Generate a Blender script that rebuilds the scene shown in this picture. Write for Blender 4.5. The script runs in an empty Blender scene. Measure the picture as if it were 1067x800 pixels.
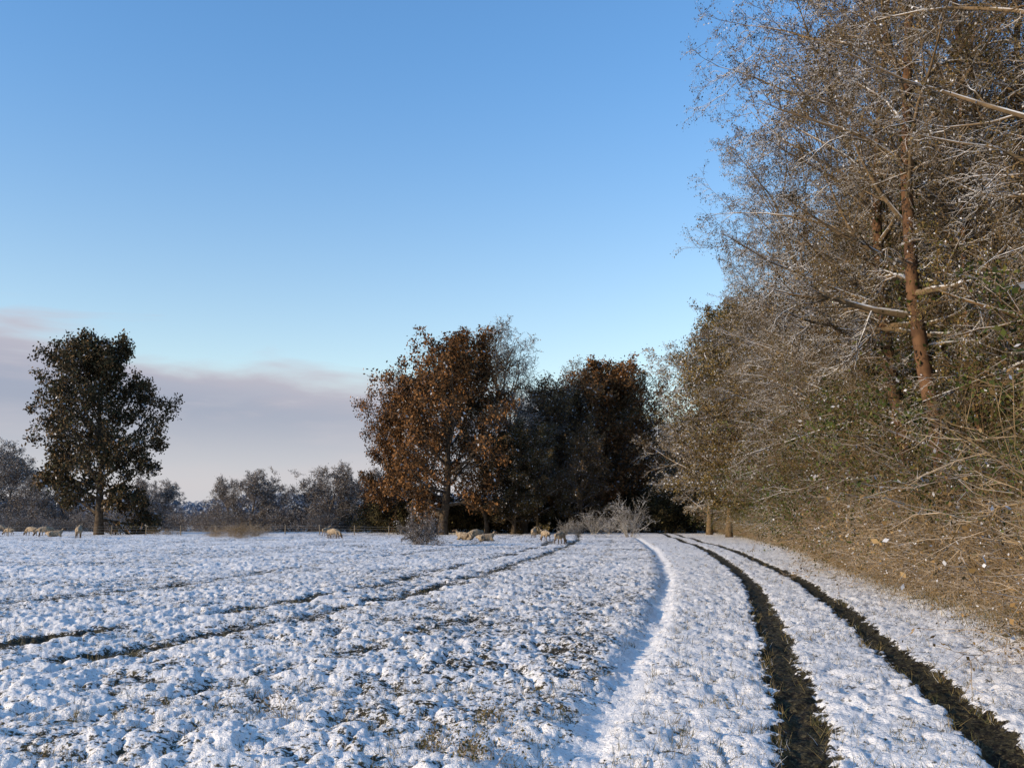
import bpy, bmesh, math, numpy as np
from mathutils import Vector, Matrix
scene=bpy.context.scene
scene.view_settings.view_transform='Standard'
scene.view_settings.look='None'
scene.view_settings.exposure=0
COL=scene.collection
F=1024.0; HOR=543.0; CH=1.7
def G(px,py):
    d=CH*F/(py-HOR); return ((px-533.5)/F*d, d)
# ------------------------------------------------ noise
def vn(x,y,seed=0):
    x=np.asarray(x,float);y=np.asarray(y,float)
    xi=np.floor(x).astype(np.int64);yi=np.floor(y).astype(np.int64)
    xf=x-xi;yf=y-yi
    u=xf*xf*xf*(xf*(xf*6-15)+10);v=yf*yf*yf*(yf*(yf*6-15)+10)
    def h(a,b):
        n=(a*374761393+b*668265263+seed*974634777)&0xffffffff
        n=((n^(n>>13))*1274126177)&0xffffffff
        n=((n^(n>>15))*2246822519)&0xffffffff
        n=n^(n>>16)
        return (n&0xffffff)/float(0xffffff)
    a=h(xi,yi);b=h(xi+1,yi);c=h(xi,yi+1);d=h(xi+1,yi+1)
    return (a*(1-u)+b*u)*(1-v)+(c*(1-u)+d*u)*v
def sst(a,b,x):
    t=np.clip((x-a)/(b-a),0,1);return t*t*(3-2*t)
# ------------------------------------------------ curves x(y)
YY=np.arange(-60,600,0.5)
def curve(pts,win=15):
    p=np.array(pts);x=np.interp(YY,p[:,0],p[:,1])
    k=np.ones(win)/win
    xp=np.concatenate([np.full(win,x[0]),x,np.full(win,x[-1])])
    for _ in range(2): xp=np.convolve(xp,k,'same')
    return xp[win:-win]
TRK=curve([(-60,-14),(0,1.0),(7,2.78),(11,3.78),(18,5.35),(30,7.85),(43,10.0),(70,13.7),(130,20.7),(165,23),(210,21),(280,5),(600,-80)])
DIT=curve([(-60,-17),(0,-1.5),(7,0.3),(11,1.2),(18,2.6),(30.5,4.8),(54,7.9),(87,11.4),(130,15),(600,15)])
WAL=curve([(-60,2),(0,4.7),(14.3,7.9),(22.6,9.6),(32,11.9),(54,16.2),(102,25),(150,30.5),(200,33),(280,30),(600,20)])
FUR=curve([(-60,-28),(5,-8.6),(11.1,-5.9),(15.5,-4.5),(23.2,-2.3),(51,1.6),(90,6),(600,40)])
def cx(c,y): return np.interp(y,YY,c)
def Hb(x,y):
    x=np.asarray(x,float);y=np.asarray(y,float)
    r=np.hypot(x,y)
    h=(vn(x/14,y/14,3)-.5)*0.22*sst(15,60,r)+(vn(x/90,y/90,4)-.5)*0.8*sst(60,300,r)
    xd=x-cx(DIT,y)
    fade=1-sst(90,130,y)
    h=h-0.07*np.exp(-(xd/0.24)**2)*fade+0.01*np.exp(-((xd+0.5)/0.4)**2)*fade
    w=x-cx(WAL,y)
    h=h+0.35*sst(-1.2,1.5,w)*(1-sst(240,300,y))
    return h
# ------------------------------------------------ mesh util
def mk(name,V,Q,mi=None,mats=(),smooth=True):
    V=np.asarray(V,np.float32).reshape(-1,3);Q=np.asarray(Q,np.int32).reshape(-1,4)
    me=bpy.data.meshes.new(name)
    me.vertices.add(len(V));me.vertices.foreach_set('co',V.ravel())
    me.loops.add(Q.size);me.loops.foreach_set('vertex_index',Q.ravel())
    me.polygons.add(len(Q));me.polygons.foreach_set('loop_start',np.arange(0,Q.size,4,dtype=np.int32))
    for m in mats: me.materials.append(m)
    if mi is not None: me.polygons.foreach_set('material_index',np.asarray(mi,np.int32))
    me.polygons.foreach_set('use_smooth',np.full(len(Q),smooth,dtype=bool))
    me.update(calc_edges=True)
    return me
def ob(name,me,parent=None,loc=(0,0,0),rot=(0,0,0),sc=(1,1,1)):
    o=bpy.data.objects.new(name,me);COL.objects.link(o)
    o.location=loc;o.rotation_euler=rot;o.scale=sc
    if parent: o.parent=parent
    return o
def empty(name):
    o=bpy.data.objects.new(name,None);COL.objects.link(o);return o
# ------------------------------------------------ materials
def newmat(name):
    m=bpy.data.materials.new(name);m.use_nodes=True
    nt=m.node_tree;b=nt.nodes['Principled BSDF'];b.inputs['Roughness'].default_value=.9
    b.inputs['Specular IOR Level'].default_value=.1
    return m,nt,b
def N(nt,t,**k):
    n=nt.nodes.new(t)
    for a,v in k.items(): setattr(n,a,v)
    return n
def noise(nt,scale,detail=4,rough=.55,coord='Object'):
    tc=N(nt,'ShaderNodeTexCoord');n=N(nt,'ShaderNodeTexNoise')
    n.inputs['Scale'].default_value=scale;n.inputs['Detail'].default_value=detail;n.inputs['Roughness'].default_value=rough
    nt.links.new(tc.outputs[coord],n.inputs['Vector']);return n.outputs['Fac']
def mrange(nt,v,a,b,c=0,d=1):
    n=N(nt,'ShaderNodeMapRange');n.interpolation_type='SMOOTHSTEP'
    n.inputs[1].default_value=a;n.inputs[2].default_value=b;n.inputs[3].default_value=c;n.inputs[4].default_value=d
    nt.links.new(v,n.inputs[0]);return n.outputs[0]
def mth(nt,op,a,b=None):
    n=N(nt,'ShaderNodeMath');n.operation=op
    for i,v in enumerate((a,b)):
        if v is None: continue
        if isinstance(v,(int,float)): n.inputs[i].default_value=v
        else: nt.links.new(v,n.inputs[i])
    return n.outputs[0]
def mixc(nt,f,a,b,bt='MIX'):
    n=N(nt,'ShaderNodeMix');n.data_type='RGBA';n.blend_type=bt
    for s,v in ((0,f),(6,a),(7,b)):
        if isinstance(v,(int,float)): n.inputs[s].default_value=v
        elif isinstance(v,tuple): n.inputs[s].default_value=v+(1,) if len(v)==3 else v
        else: nt.links.new(v,n.inputs[s])
    return n.outputs[2]
SNOW=(.80,.82,.86)
def bark(name,c1,c2,snow=.8,lo=.45,hi=.8,nlo=.38,nhi=.6):
    m,nt,b=newmat(name)
    c=mixc(nt,mrange(nt,noise(nt,3,2),.35,.65),c1,c2)
    g=N(nt,'ShaderNodeNewGeometry');s=N(nt,'ShaderNodeSeparateXYZ');nt.links.new(g.outputs['Normal'],s.inputs[0])
    f=mrange(nt,s.outputs['Z'],lo,hi)
    f=mth(nt,'MULTIPLY',f,mrange(nt,noise(nt,.6,2),nlo,nhi))
    f=mth(nt,'MULTIPLY',f,snow)
    nt.links.new(mixc(nt,f,c,SNOW),b.inputs['Base Color'])
    return m
def leafm(name,cols,snow=.1,clump=.5):
    m,nt,b=newmat(name)
    g=N(nt,'ShaderNodeNewGeometry')
    r=N(nt,'ShaderNodeValToRGB');r.color_ramp.interpolation='CONSTANT'
    els=r.color_ramp.elements
    n=len(cols)
    cl=list(cols)+[(.45,.46,.50)]
    pos=[(1-snow)*i/n for i in range(n)]+[1-snow]
    els[0].position=0;els[0].color=cl[0]+(1,)
    els[1].position=pos[-1] if snow>0 else 1;els[1].color=cl[-1]+(1,)
    for i in range(1,n):
        e=els.new(pos[i]);e.color=cl[i]+(1,)
    nt.links.new(g.outputs['Random Per Island'],r.inputs[0])
    nz=mrange(nt,noise(nt,.45,2),.35,.65,1-clump,1+clump*.4)
    mm=N(nt,'ShaderNodeVectorMath');mm.operation='SCALE'
    nt.links.new(r.outputs[0],mm.inputs[0]);nt.links.new(nz,mm.inputs['Scale'])
    nt.links.new(mm.outputs[0],b.inputs['Base Color'])
    return m
M_oakbark=bark('oak_bark',(.045,.033,.024),(.09,.07,.05),.6)
M_edgebark=bark('alder_bark',(.09,.057,.028),(.17,.11,.055),.75,.25,.7,.42,.62)
M_edgebark2=bark('frosted_alder_bark',(.10,.072,.042),(.17,.12,.07),1.0,.15,.65,.36,.56)
M_pine=bark('trunk_bark',(.075,.042,.025),(.14,.078,.043),.3,.6,.9)
M_frosthazebark=bark('frost_haze_bark',(.11,.09,.075),(.17,.145,.13),.4,.3,.8)  # greyed bark: frost plus distance haze painted into the colour
M_palebark=bark('pale_bark',(.10,.08,.06),(.17,.14,.11),.5,.3,.7)
M_dark=bark('dark_bark',(.06,.045,.033),(.11,.085,.062),.5)
M_oakleaf=leafm('oak_leaf_dark',[(.052,.042,.024),(.085,.060,.03),(.115,.075,.038),(.045,.046,.025)],.04)
M_rust=leafm('oak_leaf_rust',[(.13,.064,.028),(.18,.088,.034),(.09,.052,.026),(.22,.112,.045)],.03)
M_woodleaf=leafm('wood_leaf_brown',[(.12,.08,.038),(.16,.105,.048),(.20,.125,.055),(.08,.062,.03)],.05)
M_edgeleaf=leafm('alder_leaf',[(.15,.105,.035),(.10,.088,.028),(.20,.14,.05),(.07,.068,.022)],.08,.7)
M_edgeleaf2=leafm('frosted_alder_leaf',[(.15,.105,.045),(.11,.085,.04),(.20,.14,.06),(.08,.065,.03)],.14,.7)
M_green=leafm('ivy_leaf',[(.050,.070,.018),(.072,.090,.024),(.10,.10,.03),(.035,.048,.015)],.04,.6)
M_gold=leafm('bramble_leaf',[(.22,.14,.06),(.15,.10,.042),(.28,.19,.09),(.09,.07,.035)],.10,.6)
M_goldstem=bark('bramble_stem',(.19,.13,.068),(.32,.23,.125),.65,.4,.8)
M_shadeleaf=leafm('shade_toned_thicket_leaf',[(.04,.036,.017),(.055,.043,.02),(.07,.058,.025)],.0)  # dark tones paint in the shade inside and low in the woods
M_frosthazeleaf=leafm('frost_haze_leaf',[(.14,.12,.105),(.19,.17,.155),(.11,.09,.08)],.15,.3)  # pale leaf tones combine frost with painted-in distance haze
M_grass=leafm('grass_blade',[(.10,.085,.035),(.17,.13,.06),(.06,.065,.025),(.24,.19,.10)],.08,.3)
M_haze=leafm('hazy_foliage',[(.17,.20,.27),(.21,.24,.30),(.15,.18,.24)],.0,.2)  # blue aerial haze put straight into the leaf colours
# ------------------------------------------------ trees
def nrm(a): return a/np.maximum(np.linalg.norm(a,axis=-1,keepdims=True),1e-9)
def walk(st,d,L,K,wig,up,rng,bias=None):
    n=len(st);P=np.zeros((n,K,3));P[:,0]=st;d=nrm(d);step=(L/(K-1))[:,None]
    for k in range(1,K):
        d=d+rng.normal(0,wig,(n,3));d[:,2]+=up
        if bias is not None: d=d+bias
        d=nrm(d);P[:,k]=P[:,k-1]+d*step
    return P
def rads(r0,K,tip=.12,pw=.9):
    s=np.linspace(0,1,K)[None,:];return r0[:,None]*(tip+(1-tip)*(1-s)**pw)
def spawn(P,R,L,n,t0,t1,ang,angsd,ratio,K,wig,up,rng,rr=.6,rmin=.004,bias=None,prof=None,angtop=25):
    Np,Kp=P.shape[:2]
    pi=np.repeat(np.arange(Np),n);j=np.tile(np.arange(n),Np)
    t=t0+(t1-t0)*(j+rng.random(len(pi)))/n
    f=t*(Kp-1);i=np.minimum(f.astype(int),Kp-2);u=(f-i)
    p=P[pi,i]*(1-u[:,None])+P[pi,i+1]*u[:,None]
    r=R[pi,i]*(1-u)+R[pi,i+1]*u
    pd=nrm(P[pi,i+1]-P[pi,i])
    q=rng.normal(0,1,(len(pi),3));q=nrm(q-pd*(q*pd).sum(1,keepdims=True))
    a=np.radians(rng.normal(ang,angsd,len(pi)))
    if Np==1:
        az=j*2.39996+rng.normal(0,.35,len(pi));q=np.stack([np.cos(az),np.sin(az),0*az],1)
        s=(t-t0)/(t1-t0)
        a=np.radians(rng.normal(0,angsd,len(pi))+ang*(1-s)+angtop*s)
    d=pd*np.cos(a)[:,None]+q*np.sin(a)[:,None]
    l=L[pi]*ratio*rng.uniform(.75,1.15,len(pi))
    l=l*(prof(t) if prof is not None else (1.1-.55*t))
    PP=walk(p,d,l,K,wig,up,rng,bias)
    RR=rads(np.maximum(r*rr*rng.uniform(.7,1,len(pi)),rmin),K)
    return PP,RR,l
def tube(P,R,S):
    n,K=P.shape[:2]
    T=np.empty_like(P);T[:,1:-1]=P[:,2:]-P[:,:-2];T[:,0]=P[:,1]-P[:,0];T[:,-1]=P[:,-1]-P[:,-2];T=nrm(T)
    ref=np.where(np.abs(T[...,2:3])>.9,np.array([1.,0,0]),np.array([0,0,1.]))
    U=nrm(np.cross(T,ref));W=np.cross(T,U)
    a=np.arange(S)*2*math.pi/S
    V=P[:,:,None,:]+R[:,:,None,None]*(U[:,:,None,:]*np.cos(a)[None,None,:,None]+W[:,:,None,:]*np.sin(a)[None,None,:,None])
    idx=np.arange(n*K*S).reshape(n,K,S)
    A=idx[:,:-1];B=idx[:,1:]
    Q=np.stack([A,np.roll(A,-1,2),np.roll(B,-1,2),B],-1)
    return V.reshape(-1,3),Q.reshape(-1,4)
def leaves(P,n,size,rng,jit,aspect=.6,t0=.2):
    Np,K=P.shape[:2];m=int(Np*n)
    pi=rng.integers(0,Np,m);f=(t0+(1-t0)*rng.random(m))*(K-1);i=np.minimum(f.astype(int),K-2);u=(f-i)[:,None]
    c=P[pi,i]*(1-u)+P[pi,i+1]*u+np.clip(rng.normal(0,jit,(m,3)),-2*jit,2*jit)
    a=nrm(rng.normal(0,1,(m,3)));b=nrm(np.cross(a,rng.normal(0,1,(m,3))))
    s=(size*rng.uniform(.6,1.4,m))[:,None]*.5
    V=np.stack([c-a*s,c+b*s*aspect,c+a*s,c-b*s*aspect],1)
    return V.reshape(-1,3),np.arange(m*4).reshape(-1,4)
def assemble(name,parts,mats):
    V=[];Q=[];MI=[];o=0
    for v,q,m in parts:
        V.append(v);Q.append(q+o);MI.append(np.full(len(q),m));o+=len(v)
    return mk(name,np.concatenate(V),np.concatenate(Q),np.concatenate(MI),mats,True)
def tree(name,seed,H=24,R=8,tr=.4,n=(18,9,8,6),t0=.18,ang=68,angtop=25,up=(.10,.05,.02,0),wig=(.10,.16,.2,.25),
         mats=None,leaf=(4,.3,.25),lean=None,prof=None,twr=.006,ivy=0,tk=.72,r2=.5,trunkmat=0):
    rng=np.random.default_rng(seed)
    L0=np.array([H*tk])
    P0=walk(np.zeros((1,3)),np.array([[0,0,1.]]),L0,12,.06,.05,rng)
    P0[0,0,2]=-.4
    R0=rads(np.array([tr]),12,.25,1.0);R0[0,0]*=1.35
    if prof is None: prof=lambda t: .62+.42*np.sin(np.clip((t-t0)/(1-t0),0,1)*math.pi)
    P1,R1,L1=spawn(P0,R0,np.array([R]),n[0],t0,1.0,ang,9,1.0,8,wig[0],up[0],rng,.62,.04,lean,prof,angtop)
    P2,R2,L2=spawn(P1,R1,L1,n[1],.15,1,48,12,r2,6,wig[1],up[1],rng,.6,.014)
    P3,R3,L3=spawn(P2,R2,L2,n[2],.12,1,45,15,.50,5,wig[2],up[2],rng,.6,twr*1.5)
    P4,R4,L4=spawn(P3,R3,L3,n[3],.1,1,42,15,.60,4,wig[3],up[3],rng,.7,twr)
    parts=[]
    for k,(P,Rr,S) in enumerate(((P0,R0,12),(P1,R1,6),(P2,R2,4),(P3,R3,3),(P4,R4,3))):
        v,q=tube(P,Rr,S);parts.append((v,q,trunkmat if k==0 else 0))
    if leaf[0]>0:
        v,q=leaves(P4,leaf[0],leaf[1],rng,leaf[2])
        parts.append((v,q,1))
    if ivy>0:
        v,q=leaves(P0[:, :8],ivy,.12,rng,.18,.9,0);parts.append((v,q,2))
        lo=P1[P1[:,0,2]<H*.35]
        if len(lo):
            v,q=leaves(lo[:,:3],ivy/20,.11,rng,.12,.9,0);parts.append((v,q,2))
    return assemble(name,parts,mats)
def bush(name,seed,H,W,n,mats,leaf,stem_r=.012,arch=-.12,sub=(6,5),base=.35,twr=.004,spread=.5):
    rng=np.random.default_rng(seed)
    a=rng.random(n)*6.283;rr=np.sqrt(rng.random(n))*W*base
    st=np.stack([np.cos(a)*rr,np.sin(a)*rr,np.full(n,-.05)],1)
    d=np.stack([np.cos(a)*spread+rng.normal(0,.25,n),np.sin(a)*spread+rng.normal(0,.25,n),np.full(n,1.)],1)
    L=H*rng.uniform(.6,1.15,n)
    P1=walk(st,d,L,7,.13,arch,rng);R1=rads(np.full(n,stem_r),7)
    P2,R2,L2=spawn(P1,R1,L,sub[0],.15,1,45,15,.45,4,.2,0,rng,.6,twr*1.3)
    P3,R3,L3=spawn(P2,R2,L2,sub[1],.1,1,45,15,.55,3,.25,0,rng,.7,twr)
    parts=[]
    for P,Rr,S in ((P1,R1,4),(P2,R2,3),(P3,R3,3)):
        v,q=tube(P,Rr,S);parts.append((v,q,0))
    if leaf[0]>0:
        v,q=leaves(P3,leaf[0],leaf[1],rng,leaf[2]);parts.append((v,q,1))
    return assemble(name,parts,mats)

def place(me,name,x,y,sc=1.0,rz=0.0,parent=None,sxy=None,dz=0):
    z=float(Hb(x,y))+dz;s=sxy if sxy is not None else sc
    return ob(name,me,parent,(x,y,z),(0,0,rz),(s,s,sc))
rng=np.random.default_rng(11)
# ---- unique meshes
oakA=tree('oak_mesh_a',5,26,8.6,.55,(32,9,7,5),.08,88,10,mats=[M_oakbark,M_oakleaf],leaf=(5.5,.38,.35),twr=.012,tk=.80,up=(.03,.02,.01,0),
     prof=lambda t:.62+.55*np.sin(np.clip((t-.05)/.9,0,1)**.85*math.pi)-.25*np.clip((t-.8)/.2,0,1))
oakB=tree('oak_mesh_b',8,26,10.0,.6,(26,9,7,5),.12,78,25,mats=[M_oakbark,M_rust],leaf=(4.4,.36,.35),twr=.012,tk=.68)
bareA=tree('bare_mesh_a',14,27,9.5,.45,(26,9,8,6),.2,60,14,mats=[M_palebark,M_frosthazeleaf],leaf=(.4,.2,.2),twr=.018,up=(.05,.04,.02,.02),tk=.74)
darkA=tree('dark_mesh_a',21,23,8.5,.4,(22,9,8,6),.12,75,22,mats=[M_dark,M_woodleaf],leaf=(1.2,.28,.3),twr=.015)
edge=[]
LEAN=np.array([-.035,-.01,0])
for i,sd in enumerate((31,32,33,34)):
    fr_=i%2==0
    edge.append(tree('alder_mesh_%d'%i,sd,24,6.0,.24,(28,10,9,6),(.22,.12,.28,.18)[i],78,22,up=(.02,-.02,-.04,-.04),
        wig=(.10,.18,.24,.28),mats=[M_edgebark2 if fr_ else M_edgebark,M_edgeleaf2 if fr_ else M_edgeleaf,M_green],leaf=((3.2,4.2,2.8,3.8)[i],.062,.06),twr=.006,ivy=5000 if i%2==0 else 1600,
        lean=LEAN,tk=.76,r2=.48,prof=lambda t:.75+.3*np.sin(np.clip(t,0,1)*3.0)))
tallT=tree('tall_trunk_mesh',35,25,6.0,.27,(26,10,9,6),.30,74,22,up=(.02,-.02,-.04,-.04),wig=(.10,.18,.24,.28),
        mats=[M_edgebark2,M_edgeleaf2,M_green,M_pine],leaf=(2.8,.062,.06),twr=.006,ivy=500,lean=LEAN,tk=.78,r2=.48,trunkmat=3)
farleaf=[leafm('far_alder_leaf',[(.16,.115,.045),(.12,.095,.035),(.20,.14,.055),(.08,.07,.028)],.08),
         leafm('far_frost_leaf',[(.18,.14,.085),(.23,.18,.11),(.14,.11,.065)],.16)]
farA=tree('far_alder_mesh',36,24,8.5,.3,(26,9,7,5),.06,80,20,up=(.02,0,-.02,-.02),mats=[M_edgebark,farleaf[0]],
        leaf=(2.8,.22,.20),twr=.012,lean=LEAN,tk=.76)
farB=tree('far_frosted_mesh',37,24,8.5,.3,(26,9,8,6),.06,78,20,up=(.02,0,-.02,-.02),mats=[M_edgebark2,farleaf[1]],
        leaf=(1.2,.20,.20),twr=.014,lean=LEAN,tk=.76)
frost=[tree('frost_mesh_%d'%i,50+i,9.5,5.2,.2,(20,8,7,5),.03,80,12,mats=[M_frosthazebark,M_frosthazeleaf],leaf=(1.8,.17,.15),twr=.018,tk=.66,up=(.05,.03,.02,.02)) for i in range(2)]
frostb=[bush('frostbush_mesh_%d'%i,54+i,6.0,6,40,[M_frosthazebark,M_frosthazeleaf],(2.4,.18,.2),.06,-.07,(9,7),.3,.016,.6) for i in range(2)]
gold=[bush('bramble_mesh_%d'%i,60+i,2.3,2.0,60,[M_goldstem,M_gold],(1.4,.05,.04),.009,-.12,(7,5),.6,.0035) for i in range(3)]
tall=[bush('hazel_mesh_%d'%i,70+i,5.0,3.2,30,[M_edgebark,M_edgeleaf],(3.4,.06,.05),.026,-.09,(11,8),.4,.006) for i in range(2)]
thick=[bush('thicket_mesh_%d'%i,80+i,7,4.5,24,[M_dark,M_shadeleaf],(7,.36,.35),.04,-.03,(8,6),.5,.014) for i in range(2)]
ivyb=[bush('ivy_mesh_%d'%i,90+i,5.5,3.0,26,[M_edgebark,M_green],(7,.08,.10),.03,-.06,(10,8),.4,.007) for i in range(2)]
snowb=bush('snowbush_mesh',97,3.4,3.0,40,[M_frosthazebark,M_frosthazeleaf],(2.2,.14,.1),.03,-.08,(9,6),.3,.012)
snowb2=bush('snowbush2_mesh',98,4.6,3.6,26,[bark('snowy_twig',(.20,.18,.16),(.34,.32,.29),.9,0,.6),M_frosthazeleaf],(.6,.1,.1),.035,-.03,(8,5),.15,.014)

# ---- single trees
place(oakA,'oak_tree',(108-533.5)/F*130,130,1.08,.4,sxy=1.0)
place(oakB,'oak_tree',(462-533.5)/F*130,130,1.12,1.3,sxy=1.06)
place(bareA,'bare_tree',(545-533.5)/F*136,136,1.14,.2,sxy=1.3)
place(oakB,'oak_tree',(412-533.5)/F*138,138,.94,2.0,sxy=.72)
place(darkA,'bare_tree',(508-533.5)/F*133,133,.9,2.0,sxy=.8)
for (px,d,s,r,m) in ((588,142,1.0,.3,darkA),(618,146,1.10,2.8,oakB),(642,156,1.2,3.0,darkA),(605,134,.66,4.0,darkA),(665,150,1.15,5.0,farA),(560,132,.70,5.5,farA),(535,131,.55,1.5,oakA),(562,141,1.02,4.1,darkA),(572,150,1.12,1.1,farB)):
    place(m,'woodland_edge_tree',(px-533.5)/F*d,d,s,r)
for (x,y,s,sx,r,m) in ((23.5,94,.98,1.1,.2,farA),(24.0,110,1.1,1.2,-.4,farB),(25.0,126,1.2,1.25,.5,farB),(21.5,80,.88,.85,0,farA),(25,102,1.1,1.0,1.0,farA)):
    place(m,'alder_tree',x,y,s,r,sxy=sx)
for (px,d,s,r) in ((990,24.5,1.0,.2),(1034,25.5,.95,-.5),(955,29,1.0,.6)):
    place(tallT,'tall_alder_tree',(px-533.5)/F*d,d,s,r,sxy=.9)
# right wall front row
y=17;k=0
while y<150:
    x=float(cx(WAL,y))+rng.uniform(1.6,3.0)+(2.0 if y<30 else 0)
    s=rng.uniform(.88,1.08)
    if y>60: s*=.9
    m=edge[k%4] if y<75 else (farA,farA,farB)[k%3]
    place(m,'alder_tree',x,y,s,rng.uniform(-.8,.8),sxy=s*(.85 if y<26 else 1 if y<75 else .8))
    y+=rng.uniform(3.4,4.9)*(1 if y<60 else 1.9);k+=1
wl=empty('woodland')
for i in range(24):
    y=19+i*6.2+rng.uniform(-2,2);x=float(cx(WAL,y))+rng.uniform(6,11)
    place([edge[(i//2)%4],darkA][i%2] if y<70 else [farA,darkA][i%2],'tree_%d'%i,x,y,rng.uniform(.8,.98),rng.uniform(0,6.28),wl)
for i in range(11):
    px=570+i*16+rng.uniform(-8,8);d=rng.uniform(170,205)
    place([darkA,farA][i%2],'far_tree_%d'%i,(px-533.5)/F*d,d,rng.uniform(.9,1.1),rng.uniform(0,6.28),wl)
# understory
th=empty('thicket')
for i in range(30):
    y=52+i*4.4+rng.uniform(-1.5,1.5);x=float(cx(WAL,y))+rng.uniform(5.5,9)
    place(thick[i%2],'thicket_bush_%d'%i,x,y,rng.uniform(.6,1.0),rng.uniform(0,6.28),th)
for i in range(34):
    px=400+i*9.5;d=rng.uniform(136,160)
    place(thick[i%2],'far_thicket_%d'%i,(px-533.5)/F*d,d,rng.uniform(.4,.85),rng.uniform(0,6.28),th)
hb=empty('hazel_hedge')
y=12.5;i=0
while y<170:
    x=float(cx(WAL,y))+rng.uniform(1.2,2.4)+(.8 if y<20 else 0)
    m=tall[i%2] if rng.random()<.35 else ivyb[i%2]
    sc=rng.uniform(.5,.8) if y<30 else rng.uniform(.6,1.25)
    place(m,'hedge_bush_%d'%i,x,y,sc,rng.uniform(0,6.28),hb)
    if y<60 : place(ivyb[(i+1)%2],'hedge_bush_back_%d'%i,x+rng.uniform(3,4.5),y+1,rng.uniform(.9,1.35),rng.uniform(0,6.28),hb)
    y+=rng.uniform(1.3,2.2)*(1 if y<60 else 1.9);i+=1
br=empty('bramble_undergrowth')
y=8.5;i=0
while y<180:
    for q in range(2):
        x=float(cx(WAL,y))+(rng.uniform(-.3,.6) if q==0 else rng.uniform(.5,1.6))
        place(gold[i%3],'bramble_%d'%i,x,y+rng.uniform(-.4,.4),(rng.uniform(.25,.7) if q==0 else rng.uniform(.6,1.35)),rng.uniform(0,6.28),br);i+=1
    y+=rng.uniform(.7,1.4)*(1 if y<50 else 2.2)
# frosted trees on far side of field
fb=empty('frosted_tree_line')
fr=[(-12,170,1.5),(14,165,1.3),(36,160,.85),(70,165,.9),(150,165,.85),(172,170,.85),(240,158,.85),(264,156,.98),(290,168,.8),(325,160,.85),(345,156,1.05),(368,160,.95),(392,155,.95),(412,152,.9),(-60,170,1.3),(-120,170,1.4),(-200,170,1.3)]
for i,(px,d,s) in enumerate(fr):
    place(frost[i%2],'frosted_tree_%d'%i,(px-533.5)/F*d,d,s,rng.uniform(0,6.28),fb,sxy=s*1.15)
for i in range(34):
    px=-150+i*17.5+rng.uniform(-7,7);d=rng.uniform(148,172)
    place(frostb[i%2],'low_bush_%d'%i,(px-533.5)/F*d,d,rng.uniform(.35,.7)*(1.0 if i%3 else 1.2),rng.uniform(0,6.28),fb,sxy=rng.uniform(.6,.9))
for i,(px,py,s) in enumerate(((618,550,.7),(602,551,.45),(634,550,.5),(588,551,.4))):
    d=128;place(snowb2,'frosted_shrub' ,(px-533.5)/F*d,d,s*1.0,i*1.3)
# bushes in the field
x,y=G(440,567);place(snowb,'snowy_bush',x,y,.78,.5,sxy=.52)
d=105;place(snowb2,'snowy_bush',(655-533.5)/F*d,d,.95,.5,sxy=.8)
for (px,py,s) in ((238,560,.55),(250,561,.6),(262,560,.6),(272,559,.45),(228,559,.4),(170,557,.35),(185,557,.3),(350,560,.3)):
    x,y=G(px,py);place(gold[0],'dry_bramble_bush',x,y,s*1.3,px,sxy=s*1.7)
# hazy distant forest: one mesh
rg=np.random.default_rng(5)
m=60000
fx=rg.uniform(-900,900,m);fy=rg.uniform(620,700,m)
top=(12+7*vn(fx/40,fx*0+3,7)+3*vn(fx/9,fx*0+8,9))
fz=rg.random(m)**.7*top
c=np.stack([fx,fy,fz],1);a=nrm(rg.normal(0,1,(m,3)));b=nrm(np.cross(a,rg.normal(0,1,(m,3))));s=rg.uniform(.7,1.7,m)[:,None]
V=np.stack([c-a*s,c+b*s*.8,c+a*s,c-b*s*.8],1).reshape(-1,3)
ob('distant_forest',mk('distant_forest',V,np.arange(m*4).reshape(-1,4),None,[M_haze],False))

# ------------------------------------------------ ground
th1=np.radians(np.linspace(-40,40,1400));th2=np.radians(np.linspace(41,319,170))
TH=np.concatenate([th1,th2])
rr=[.01];r=.3
while r<4: rr.append(r);r*=1.05
while r<260: rr.append(r);r*=1.0068
while r<6000: rr.append(r);r*=1.09
RR=np.array(rr);nr,nt_=len(RR),len(TH)
X=RR[:,None]*np.sin(TH)[None,:];Y=RR[:,None]*np.cos(TH)[None,:]
Z=Hb(X,Y)
rad=np.hypot(X,Y)
def pillow(s,seed,p=.8):
    wx_=(vn(X/s*.7,Y/s*.7,seed+50)-.5)*1.0;wy_=(vn(X/s*.7,Y/s*.7,seed+51)-.5)*1.0
    return np.abs(2*vn(X/s+wx_,Y/s+wy_,seed)-1)**p
xt=X-cx(TRK,Y);xd=X-cx(DIT,Y)+(vn(Y/2.2,Y*0,66)-.5)*.3+(vn(X/.4,Y/.4,67)-.5)*.25
xf=X-cx(FUR,Y)
edge_w=(vn(X/.5,Y/.5,70)-.5)*.12+(vn(X/.13,Y/.13,71)-.5)*.12+(vn(X/.05,Y/.05,72)-.5)*.08
def rutm(off,w):
    dd=np.abs(xt-off+ (vn(Y/3,Y*0+off,77)-.5)*.12)+edge_w
    return 1-sst(w*.5,w*1.2,dd)
rut=np.maximum(rutm(-.76,.24),rutm(.76,.22))*sst(-80,-20,Y)*(1-sst(170,190,Y))
field=sst(.1,-.7,xd)
ntrk=1-np.clip(field,0,1)
patch=.55+.9*vn(X/2.5,Y/2.5,19)
lump=(.065*pillow(.45,1)+.050*pillow(.19,2)*patch+.025*pillow(.09,3)*(1-sst(25,50,rad))+.014*(vn(X/.045,Y/.045,8))*(1-sst(14,25,rad)))
big=(vn(X/1.3,Y/1.3,12)-.5)*.08
smooth_strip=np.exp(-((xd-.05)/.15)**2)*(1-sst(90,130,Y))
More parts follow.
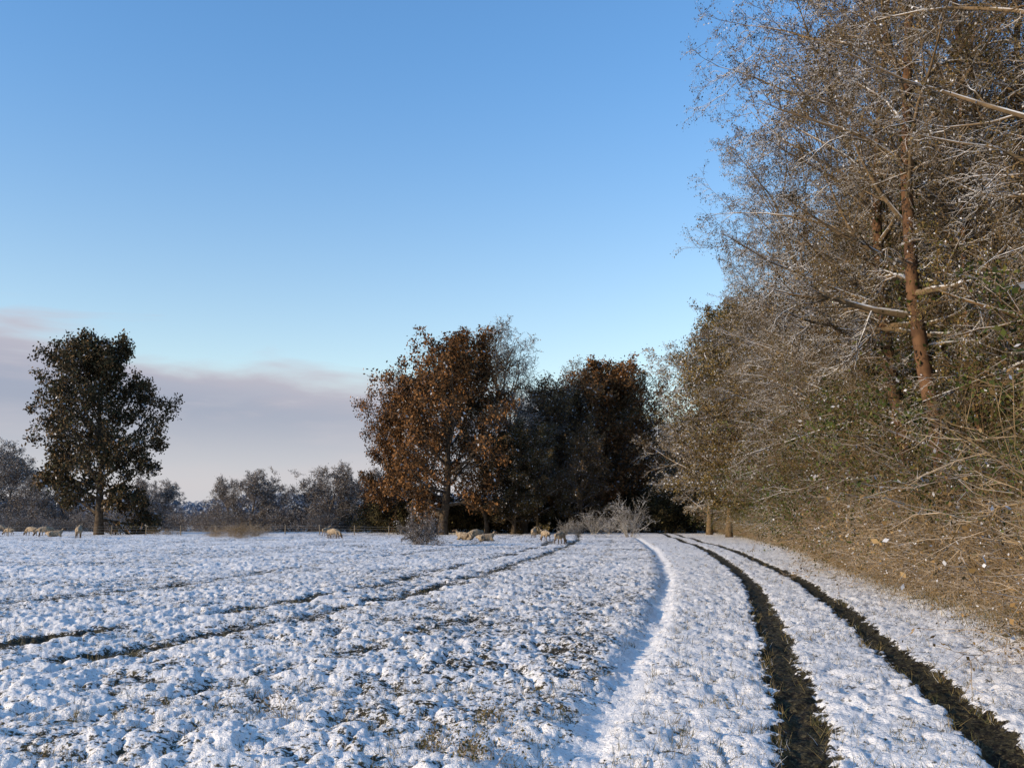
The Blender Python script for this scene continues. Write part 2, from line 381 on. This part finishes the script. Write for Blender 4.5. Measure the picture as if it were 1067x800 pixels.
amp=(field*1.0+ntrk*.72)*(1-.45*smooth_strip)*(1-.15*rut)*(1-.3*sst(50,150,rad))
Z=Z+lump*amp+big*field
Z=Z-.06*rut*(1-sst(60,120,rad)*.5)+rut*.025*vn(X/.07,Y/.07,99)*(1-sst(14,25,rad))
def fur(off,w):
    n=(vn(X/.5,Y/.5,90)-.5)*.6+(vn(X/.15,Y/.15,91)-.5)*.3
    return (1-sst(w*.1,w*1.2,np.abs(xf-off)+n))
f1=fur(0,.42);f2=fur(-1.9,.36)*.85;f3=fur(-7.5,.3)*.5;f4=fur(3.2,.25)*.35
fm=(f1+f2+f3+f4)*field*sst(6,10,Y)
Z=Z-.06*np.clip(fm,0,1)
pl=pillow(.19,2);pl4=pillow(.45,1)
bare=.22+.30*field*vn(X/3.5,Y/3.5,33)+.34*sst(.22,.0,pl)+.28*sst(.22,0,pl4)+.05*ntrk+.20*field*sst(.45,.8,vn(X/.7,Y/.7,36))
bare=bare*(1-.5*smooth_strip)
verge=sst(-1.1,.2,X-cx(WAL,Y)+(vn(X/1.1,Y/1.1,39)-.5)*.9)*(1-sst(220,260,Y))
bare=bare+1.6*rut+.95*np.clip(fm,0,1)*(.2+.9*vn(X/2.2,Y/2.2,35))+.5*verge
bare=np.clip(bare,0,2)
idx=np.arange(nr*nt_).reshape(nr,nt_)
A=idx[:-1];B=idx[1:]
Q=np.stack([A,B,np.roll(B,-1,1),np.roll(A,-1,1)],-1).reshape(-1,4)
Mg,nt,b=newmat('snowy_ground')
at=N(nt,'ShaderNodeAttribute');at.attribute_name='bare'
n1=noise(nt,7,5,.65);n2=noise(nt,28,3,.6)
v=mth(nt,'ADD',mth(nt,'MULTIPLY',n1,.6),mth(nt,'MULTIPLY',n2,.4))
v=mth(nt,'ADD',v,mth(nt,'MULTIPLY',at.outputs['Fac'],.26))
mask=mrange(nt,v,.64,.73)
soil=mixc(nt,mrange(nt,noise(nt,11,3,.7),.42,.58),(.012,.009,.007),(.045,.037,.019))
soil=mixc(nt,mrange(nt,n2,.54,.64),soil,(.11,.09,.048))
sn=mixc(nt,mrange(nt,n1,.3,.7),(.82,.81,.82),(.94,.91,.88))
nt.links.new(mixc(nt,mask,sn,soil),b.inputs['Base Color'])
b.inputs['Roughness'].default_value=.7
bp=N(nt,'ShaderNodeBump');bp.inputs['Distance'].default_value=.03;bp.inputs['Strength'].default_value=1.0
nt.links.new(noise(nt,22,4,.7),bp.inputs['Height']);nt.links.new(bp.outputs[0],b.inputs['Normal'])
gm=mk('ground',np.stack([X,Y,Z],-1),Q,None,[Mg],True)
ab=gm.attributes.new('bare','FLOAT','POINT');ab.data.foreach_set('value',bare.ravel().astype(np.float32))
ob('ground',gm)
# ------------------------------------------------ grass blades
def blades(x,y,h,w,rg,lean=.5,K=3):
    n=len(x);z=Hb(x,y)+.01
    st=np.stack([x,y,z],1);d=np.stack([rg.normal(0,lean,n),rg.normal(0,lean,n),np.ones(n)],1)
    P=walk(st,d,h,K,.15,-.12,rg)
    a=rg.random(n)*6.283;s=np.stack([np.cos(a),np.sin(a),0*a],1)[:,None,:]*w[:,None,None]*np.linspace(1,.15,K)[None,:,None]
    V=np.stack([P-s,P+s],2)
    idx=np.arange(n*K*2).reshape(n,K,2)
    Q=np.stack([idx[:,:-1,0],idx[:,:-1,1],idx[:,1:,1],idx[:,1:,0]],-1)
    return V.reshape(-1,3),Q.reshape(-1,4)
rg=np.random.default_rng(77)
nc=9500
d=6*np.exp(rg.random(nc)*2.6);a=np.radians(rg.uniform(-36,34,nc));cxx=d*np.sin(a);cyy=d*np.cos(a)
keep=(vn(cxx/1.6,cyy/1.6,41)>.34)&(np.abs(cxx-cx(DIT,cyy)-.1)>.2)&(np.abs(np.abs(cxx-cx(TRK,cyy))-.76)>.12)
cxx=cxx[keep];cyy=cyy[keep]
per=9;bx=np.repeat(cxx,per)+rg.normal(0,.03,len(cxx)*per);by=np.repeat(cyy,per)+rg.normal(0,.03,len(cxx)*per)
h=rg.uniform(.07,.17,len(bx));v1,q1=blades(bx,by,h,np.full(len(bx),.0023)*(1+np.hypot(bx,by)/25),rg,.6)
nv=26000;vy=6*np.exp(rg.random(nv)*3.2);vx=cx(WAL,vy)+rg.normal(0,.45,nv)
v2,q2=blades(vx,vy,rg.uniform(.12,.5,nv),np.full(nv,.003)*(1+vy/25),rg,.5)
ob('grass',mk('grass',np.concatenate([v1,v2]),np.concatenate([q1,q2+len(v1)]),None,[M_grass],False))
weed=bush('weed_mesh',101,.42,.22,9,[M_goldstem,M_grass],(2.5,.03,.015),.004,-.02,(5,2),.3,.0018)
for (px,py,s) in ((500,784,.9),(455,768,.7),(512,745,.8),(595,800,.6),(65,778,.5),(485,776,.7)):
    x,y=G(px,py);place(weed,'dry_weed',x,y,s,px)
stk=bush('stalk_mesh',102,.52,.05,3,[M_goldstem,M_gold],(2,.03,.01),.006,0,(3,2),.2,.003,.1)
x,y=G(305,742);place(stk,'dry_stalk',x,y,.9,1)
# ------------------------------------------------ sheep
Mw,nt,b=newmat('wool')
nt.links.new(mixc(nt,mrange(nt,noise(nt,9,4),.35,.65),(.20,.15,.10),(.40,.32,.23)),b.inputs['Base Color'])
bp=N(nt,'ShaderNodeBump');bp.inputs['Distance'].default_value=.03;nt.links.new(noise(nt,22,3),bp.inputs['Height']);nt.links.new(bp.outputs[0],b.inputs['Normal'])
Mf,nt,b=newmat('sheep_face');nt.links.new(mixc(nt,noise(nt,6),(.05,.035,.025),(.12,.08,.05)),b.inputs['Base Color'])
def sheep(name,pose):
    bm=bmesh.new();sk=bm.verts.layers.skin.verify()
    def v(co,r,root=False):
        q=bm.verts.new(co);q[sk].radius=(r,r) if not isinstance(r,tuple) else r;q[sk].use_root=root;return q
    def ch(a,*l):
        p=a
        for q in l: bm.edges.new((p,q));p=q
        return p
    zb=.62 if pose!='lying' else .27
    pel=v((-.42,0,zb),.20,True);m1=v((-.15,0,zb-.03),.255);m2=v((.15,0,zb-.02),.25);chs=v((.38,0,zb),.20)
    ch(pel,m1,m2,chs)
    tail=v((-.60,0,zb+.03),.06);tl=v((-.64,0,zb-.14),.035);ch(pel,tail,tl)
    if pose=='graze':
        ch(chs,v((.56,0,zb-.10),.12),v((.68,0,zb-.32),.085),v((.76,0,zb-.44),.075),v((.82,0,zb-.55),.045));hd=Vector((.70,0,zb-.34))
    else:
        ch(chs,v((.54,0,zb+.16),.12),v((.60,0,zb+.32),.09),v((.72,0,zb+.32),.078),v((.84,0,zb+.26),.045));hd=Vector((.60,0,zb+.36))
    for s in (-1,1):
        if pose!='lying':
            ch(pel,v((-.40,s*.13,.50),.11),v((-.34,s*.14,.40),.065),v((-.47,s*.14,.26),.035),v((-.45,s*.14,.06),.028),v((-.42,s*.14,.02),.032))
            ch(chs,v((.36,s*.12,.48),.09),v((.35,s*.13,.30),.042),v((.37+.03*s,s*.13,.08),.027),v((.40+.03*s,s*.13,.02),.032))
        else:
            ch(pel,v((-.34,s*.22,.15),.10),v((-.12,s*.27,.08),.05),v((-.34,s*.29,.05),.03))
            ch(chs,v((.38,s*.17,.12),.07),v((.56,s*.17,.06),.035),v((.40,s*.19,.04),.028))
    me=bpy.data.meshes.new(name+'t');bm.to_mesh(me);bm.free()
    o=bpy.data.objects.new('tmp',me);COL.objects.link(o)
    o.modifiers.new('s','SKIN').use_smooth_shade=True
    sb=o.modifiers.new('u','SUBSURF');sb.levels=2;sb.render_levels=2
    dg=bpy.context.evaluated_depsgraph_get();dg.update()
    m2_=bpy.data.meshes.new_from_object(o.evaluated_get(dg));bpy.data.objects.remove(o)
    b2=bmesh.new();b2.from_mesh(m2_)
    for s in (-1,1):
        bmesh.ops.create_icosphere(b2,subdivisions=1,radius=1,matrix=Matrix.Translation(hd+Vector((0,s*.12,.0)))@Matrix.Rotation(s*.4,4,'X')@Matrix.Diagonal((.03,.075,.022,1)))
    for f in b2.faces:
        c=f.calc_center_median();f.smooth=True
        face=(c.x>.66 if pose=='graze' else (c.x>.60 and c.z>zb+.15))
        leg=(c.z<.30 and pose!='lying' and c.x<.6)
        f.material_index=1 if (face or leg) else 0
    for vv in b2.verts:
        if vv.co.z>.32 or pose=='lying':
            k=float(vn(vv.co.x*9+5,vv.co.z*9+vv.co.y*7,5))-.5
            vv.co+=vv.normal*k*.05
    m2_.materials.clear();m2_.materials.append(Mw);m2_.materials.append(Mf)
    b2.to_mesh(m2_);b2.free();m2_.name=name
    return m2_
SG=sheep('sheep_grazing_mesh','graze');SS=sheep('sheep_standing_mesh','stand');SL=sheep('sheep_lying_mesh','lying')
for (px,py,m,rz,s) in ((6,555,SG,.2,1.3),(15,557,SG,2.9,1.2),(38,558,SG,2.8,1.4),(52,559,SG,3.5,1.45),(62,559,SL,.3,1.5),(87,561,SS,1.9,1.4),
        (342,558,SS,1.2,1.25),(350,561,SG,-.5,1.3),(486,563,SL,3.0,1.5),(496,563,SG,3.6,1.2),(506,564,SL,.2,1.3),(556,560,SS,1.4,1.2),(568,564,SG,2.0,1.15),(583,566,SG,1.0,1.2)):
    x,y=G(px,py);o=place(m,'sheep',x,y,s*.97,rz,dz=.05)
# ------------------------------------------------ fence
Mp,nt,b=newmat('weathered_wood');nt.links.new(mixc(nt,noise(nt,8),(.12,.09,.06),(.3,.26,.2)),b.inputs['Base Color'])
Mwi,nt,b=newmat('fence_wire_metal');nt.links.new(mixc(nt,noise(nt,8),(.2,.2,.2),(.35,.35,.35)),b.inputs['Base Color'])
fe=empty('wire_fence')
xs=np.arange(-95,-8,4.2);fy=lambda x:124+3*math.sin(x*.03)
P=[];Rr=[]
for x in xs:
    yy=fy(x);z=float(Hb(x,yy));j=rng.normal(0,.03)
    P.append([[x,yy,z-.2],[x+j*.5,yy,z+.6],[x+j,yy,z+1.25],[x+j,yy,z+1.27]]);Rr.append([.06,.058,.055,.02])
v,q=tube(np.array(P,float),np.array(Rr),7);ob('posts',mk('fence_posts',v,q,None,[Mp]),fe)
P=[]
for hgt in (.45,.8,1.1): P.append([[x,fy(x)-.06,float(Hb(x,fy(x)))+hgt] for x in xs])
P=np.array(P,float);v,q=tube(P,np.full(P.shape[:2],.008),4);ob('wires',mk('fence_wires',v,q,None,[Mwi]),fe)
# ------------------------------------------------ light & world
EL=math.radians(14.5);sd=Vector((-.91,-.41,0)).normalized()*math.cos(EL)+Vector((0,0,math.sin(EL)))
L=bpy.data.lights.new('sun','SUN');L.energy=5.0;L.angle=math.radians(.5);L.color=(1,.78,.51)
so=bpy.data.objects.new('sun',L);COL.objects.link(so);so.rotation_euler=sd.to_track_quat('Z','Y').to_euler();so.location=(-50,-40,40)
w=bpy.data.worlds.new('World');scene.world=w;w.use_nodes=True;nt=w.node_tree;nt.nodes.clear()
out=N(nt,'ShaderNodeOutputWorld');sky=N(nt,'ShaderNodeTexSky');sky.sky_type='NISHITA';sky.sun_disc=False
sky.sun_elevation=EL;sky.sun_rotation=math.atan2(sd.x,sd.y);sky.air_density=1.0;sky.dust_density=.6;sky.ozone_density=1.5
bg=N(nt,'ShaderNodeBackground');bg.inputs[1].default_value=.15
tc=N(nt,'ShaderNodeTexCoord');sp=N(nt,'ShaderNodeSeparateXYZ');nt.links.new(tc.outputs['Generated'],sp.inputs[0])
tint=mixc(nt,mrange(nt,sp.outputs['Z'],.05,.50),(1.8,1.65,1.52),(1.0,1.5,1.92))
mul=N(nt,'ShaderNodeVectorMath');mul.operation='MULTIPLY';nt.links.new(sky.outputs[0],mul.inputs[0]);nt.links.new(tint,mul.inputs[1])
nt.links.new(mul.outputs[0],bg.inputs[0])
mp=N(nt,'ShaderNodeMapping');mp.inputs['Scale'].default_value=(1,1,5);nt.links.new(tc.outputs['Generated'],mp.inputs[0])
cn=N(nt,'ShaderNodeTexNoise');cn.inputs['Scale'].default_value=5;cn.inputs['Detail'].default_value=5;cn.inputs['Distortion'].default_value=.4;nt.links.new(mp.outputs[0],cn.inputs['Vector'])
top=mth(nt,'ADD',mth(nt,'MULTIPLY',sp.outputs['X'],-.12),.065)
top=mth(nt,'ADD',top,mth(nt,'MULTIPLY',cn.outputs['Fac'],.12))
dz=mth(nt,'SUBTRACT',top,sp.outputs['Z'])
mask=mth(nt,'MULTIPLY',mrange(nt,dz,-.010,.025),.92)
cb=N(nt,'ShaderNodeBackground')
cc=mixc(nt,mrange(nt,sp.outputs['Z'],.03,.12),(.62,.62,.68),(.37,.40,.52))
cc=mixc(nt,mrange(nt,dz,.045,.0,0,.75),cc,(.66,.57,.61))
cc=mixc(nt,mrange(nt,cn.outputs['Fac'],.4,.65,0,.35),cc,(.66,.60,.65))
nt.links.new(cc,cb.inputs[0]);cb.inputs[1].default_value=.95
mx=N(nt,'ShaderNodeMixShader');nt.links.new(mask,mx.inputs[0]);nt.links.new(bg.outputs[0],mx.inputs[1]);nt.links.new(cb.outputs[0],mx.inputs[2])
nt.links.new(mx.outputs[0],out.inputs[0])
# ------------------------------------------------ camera
cam=bpy.data.cameras.new('camera');cam.sensor_width=36;cam.lens=36*F/1067;cam.clip_end=9000;cam.clip_start=.1
co=bpy.data.objects.new('camera',cam);COL.objects.link(co)
co.location=(0,0,CH+.05);co.rotation_euler=(math.radians(90)+math.atan((HOR-400)/F),0,0)
scene.camera=co
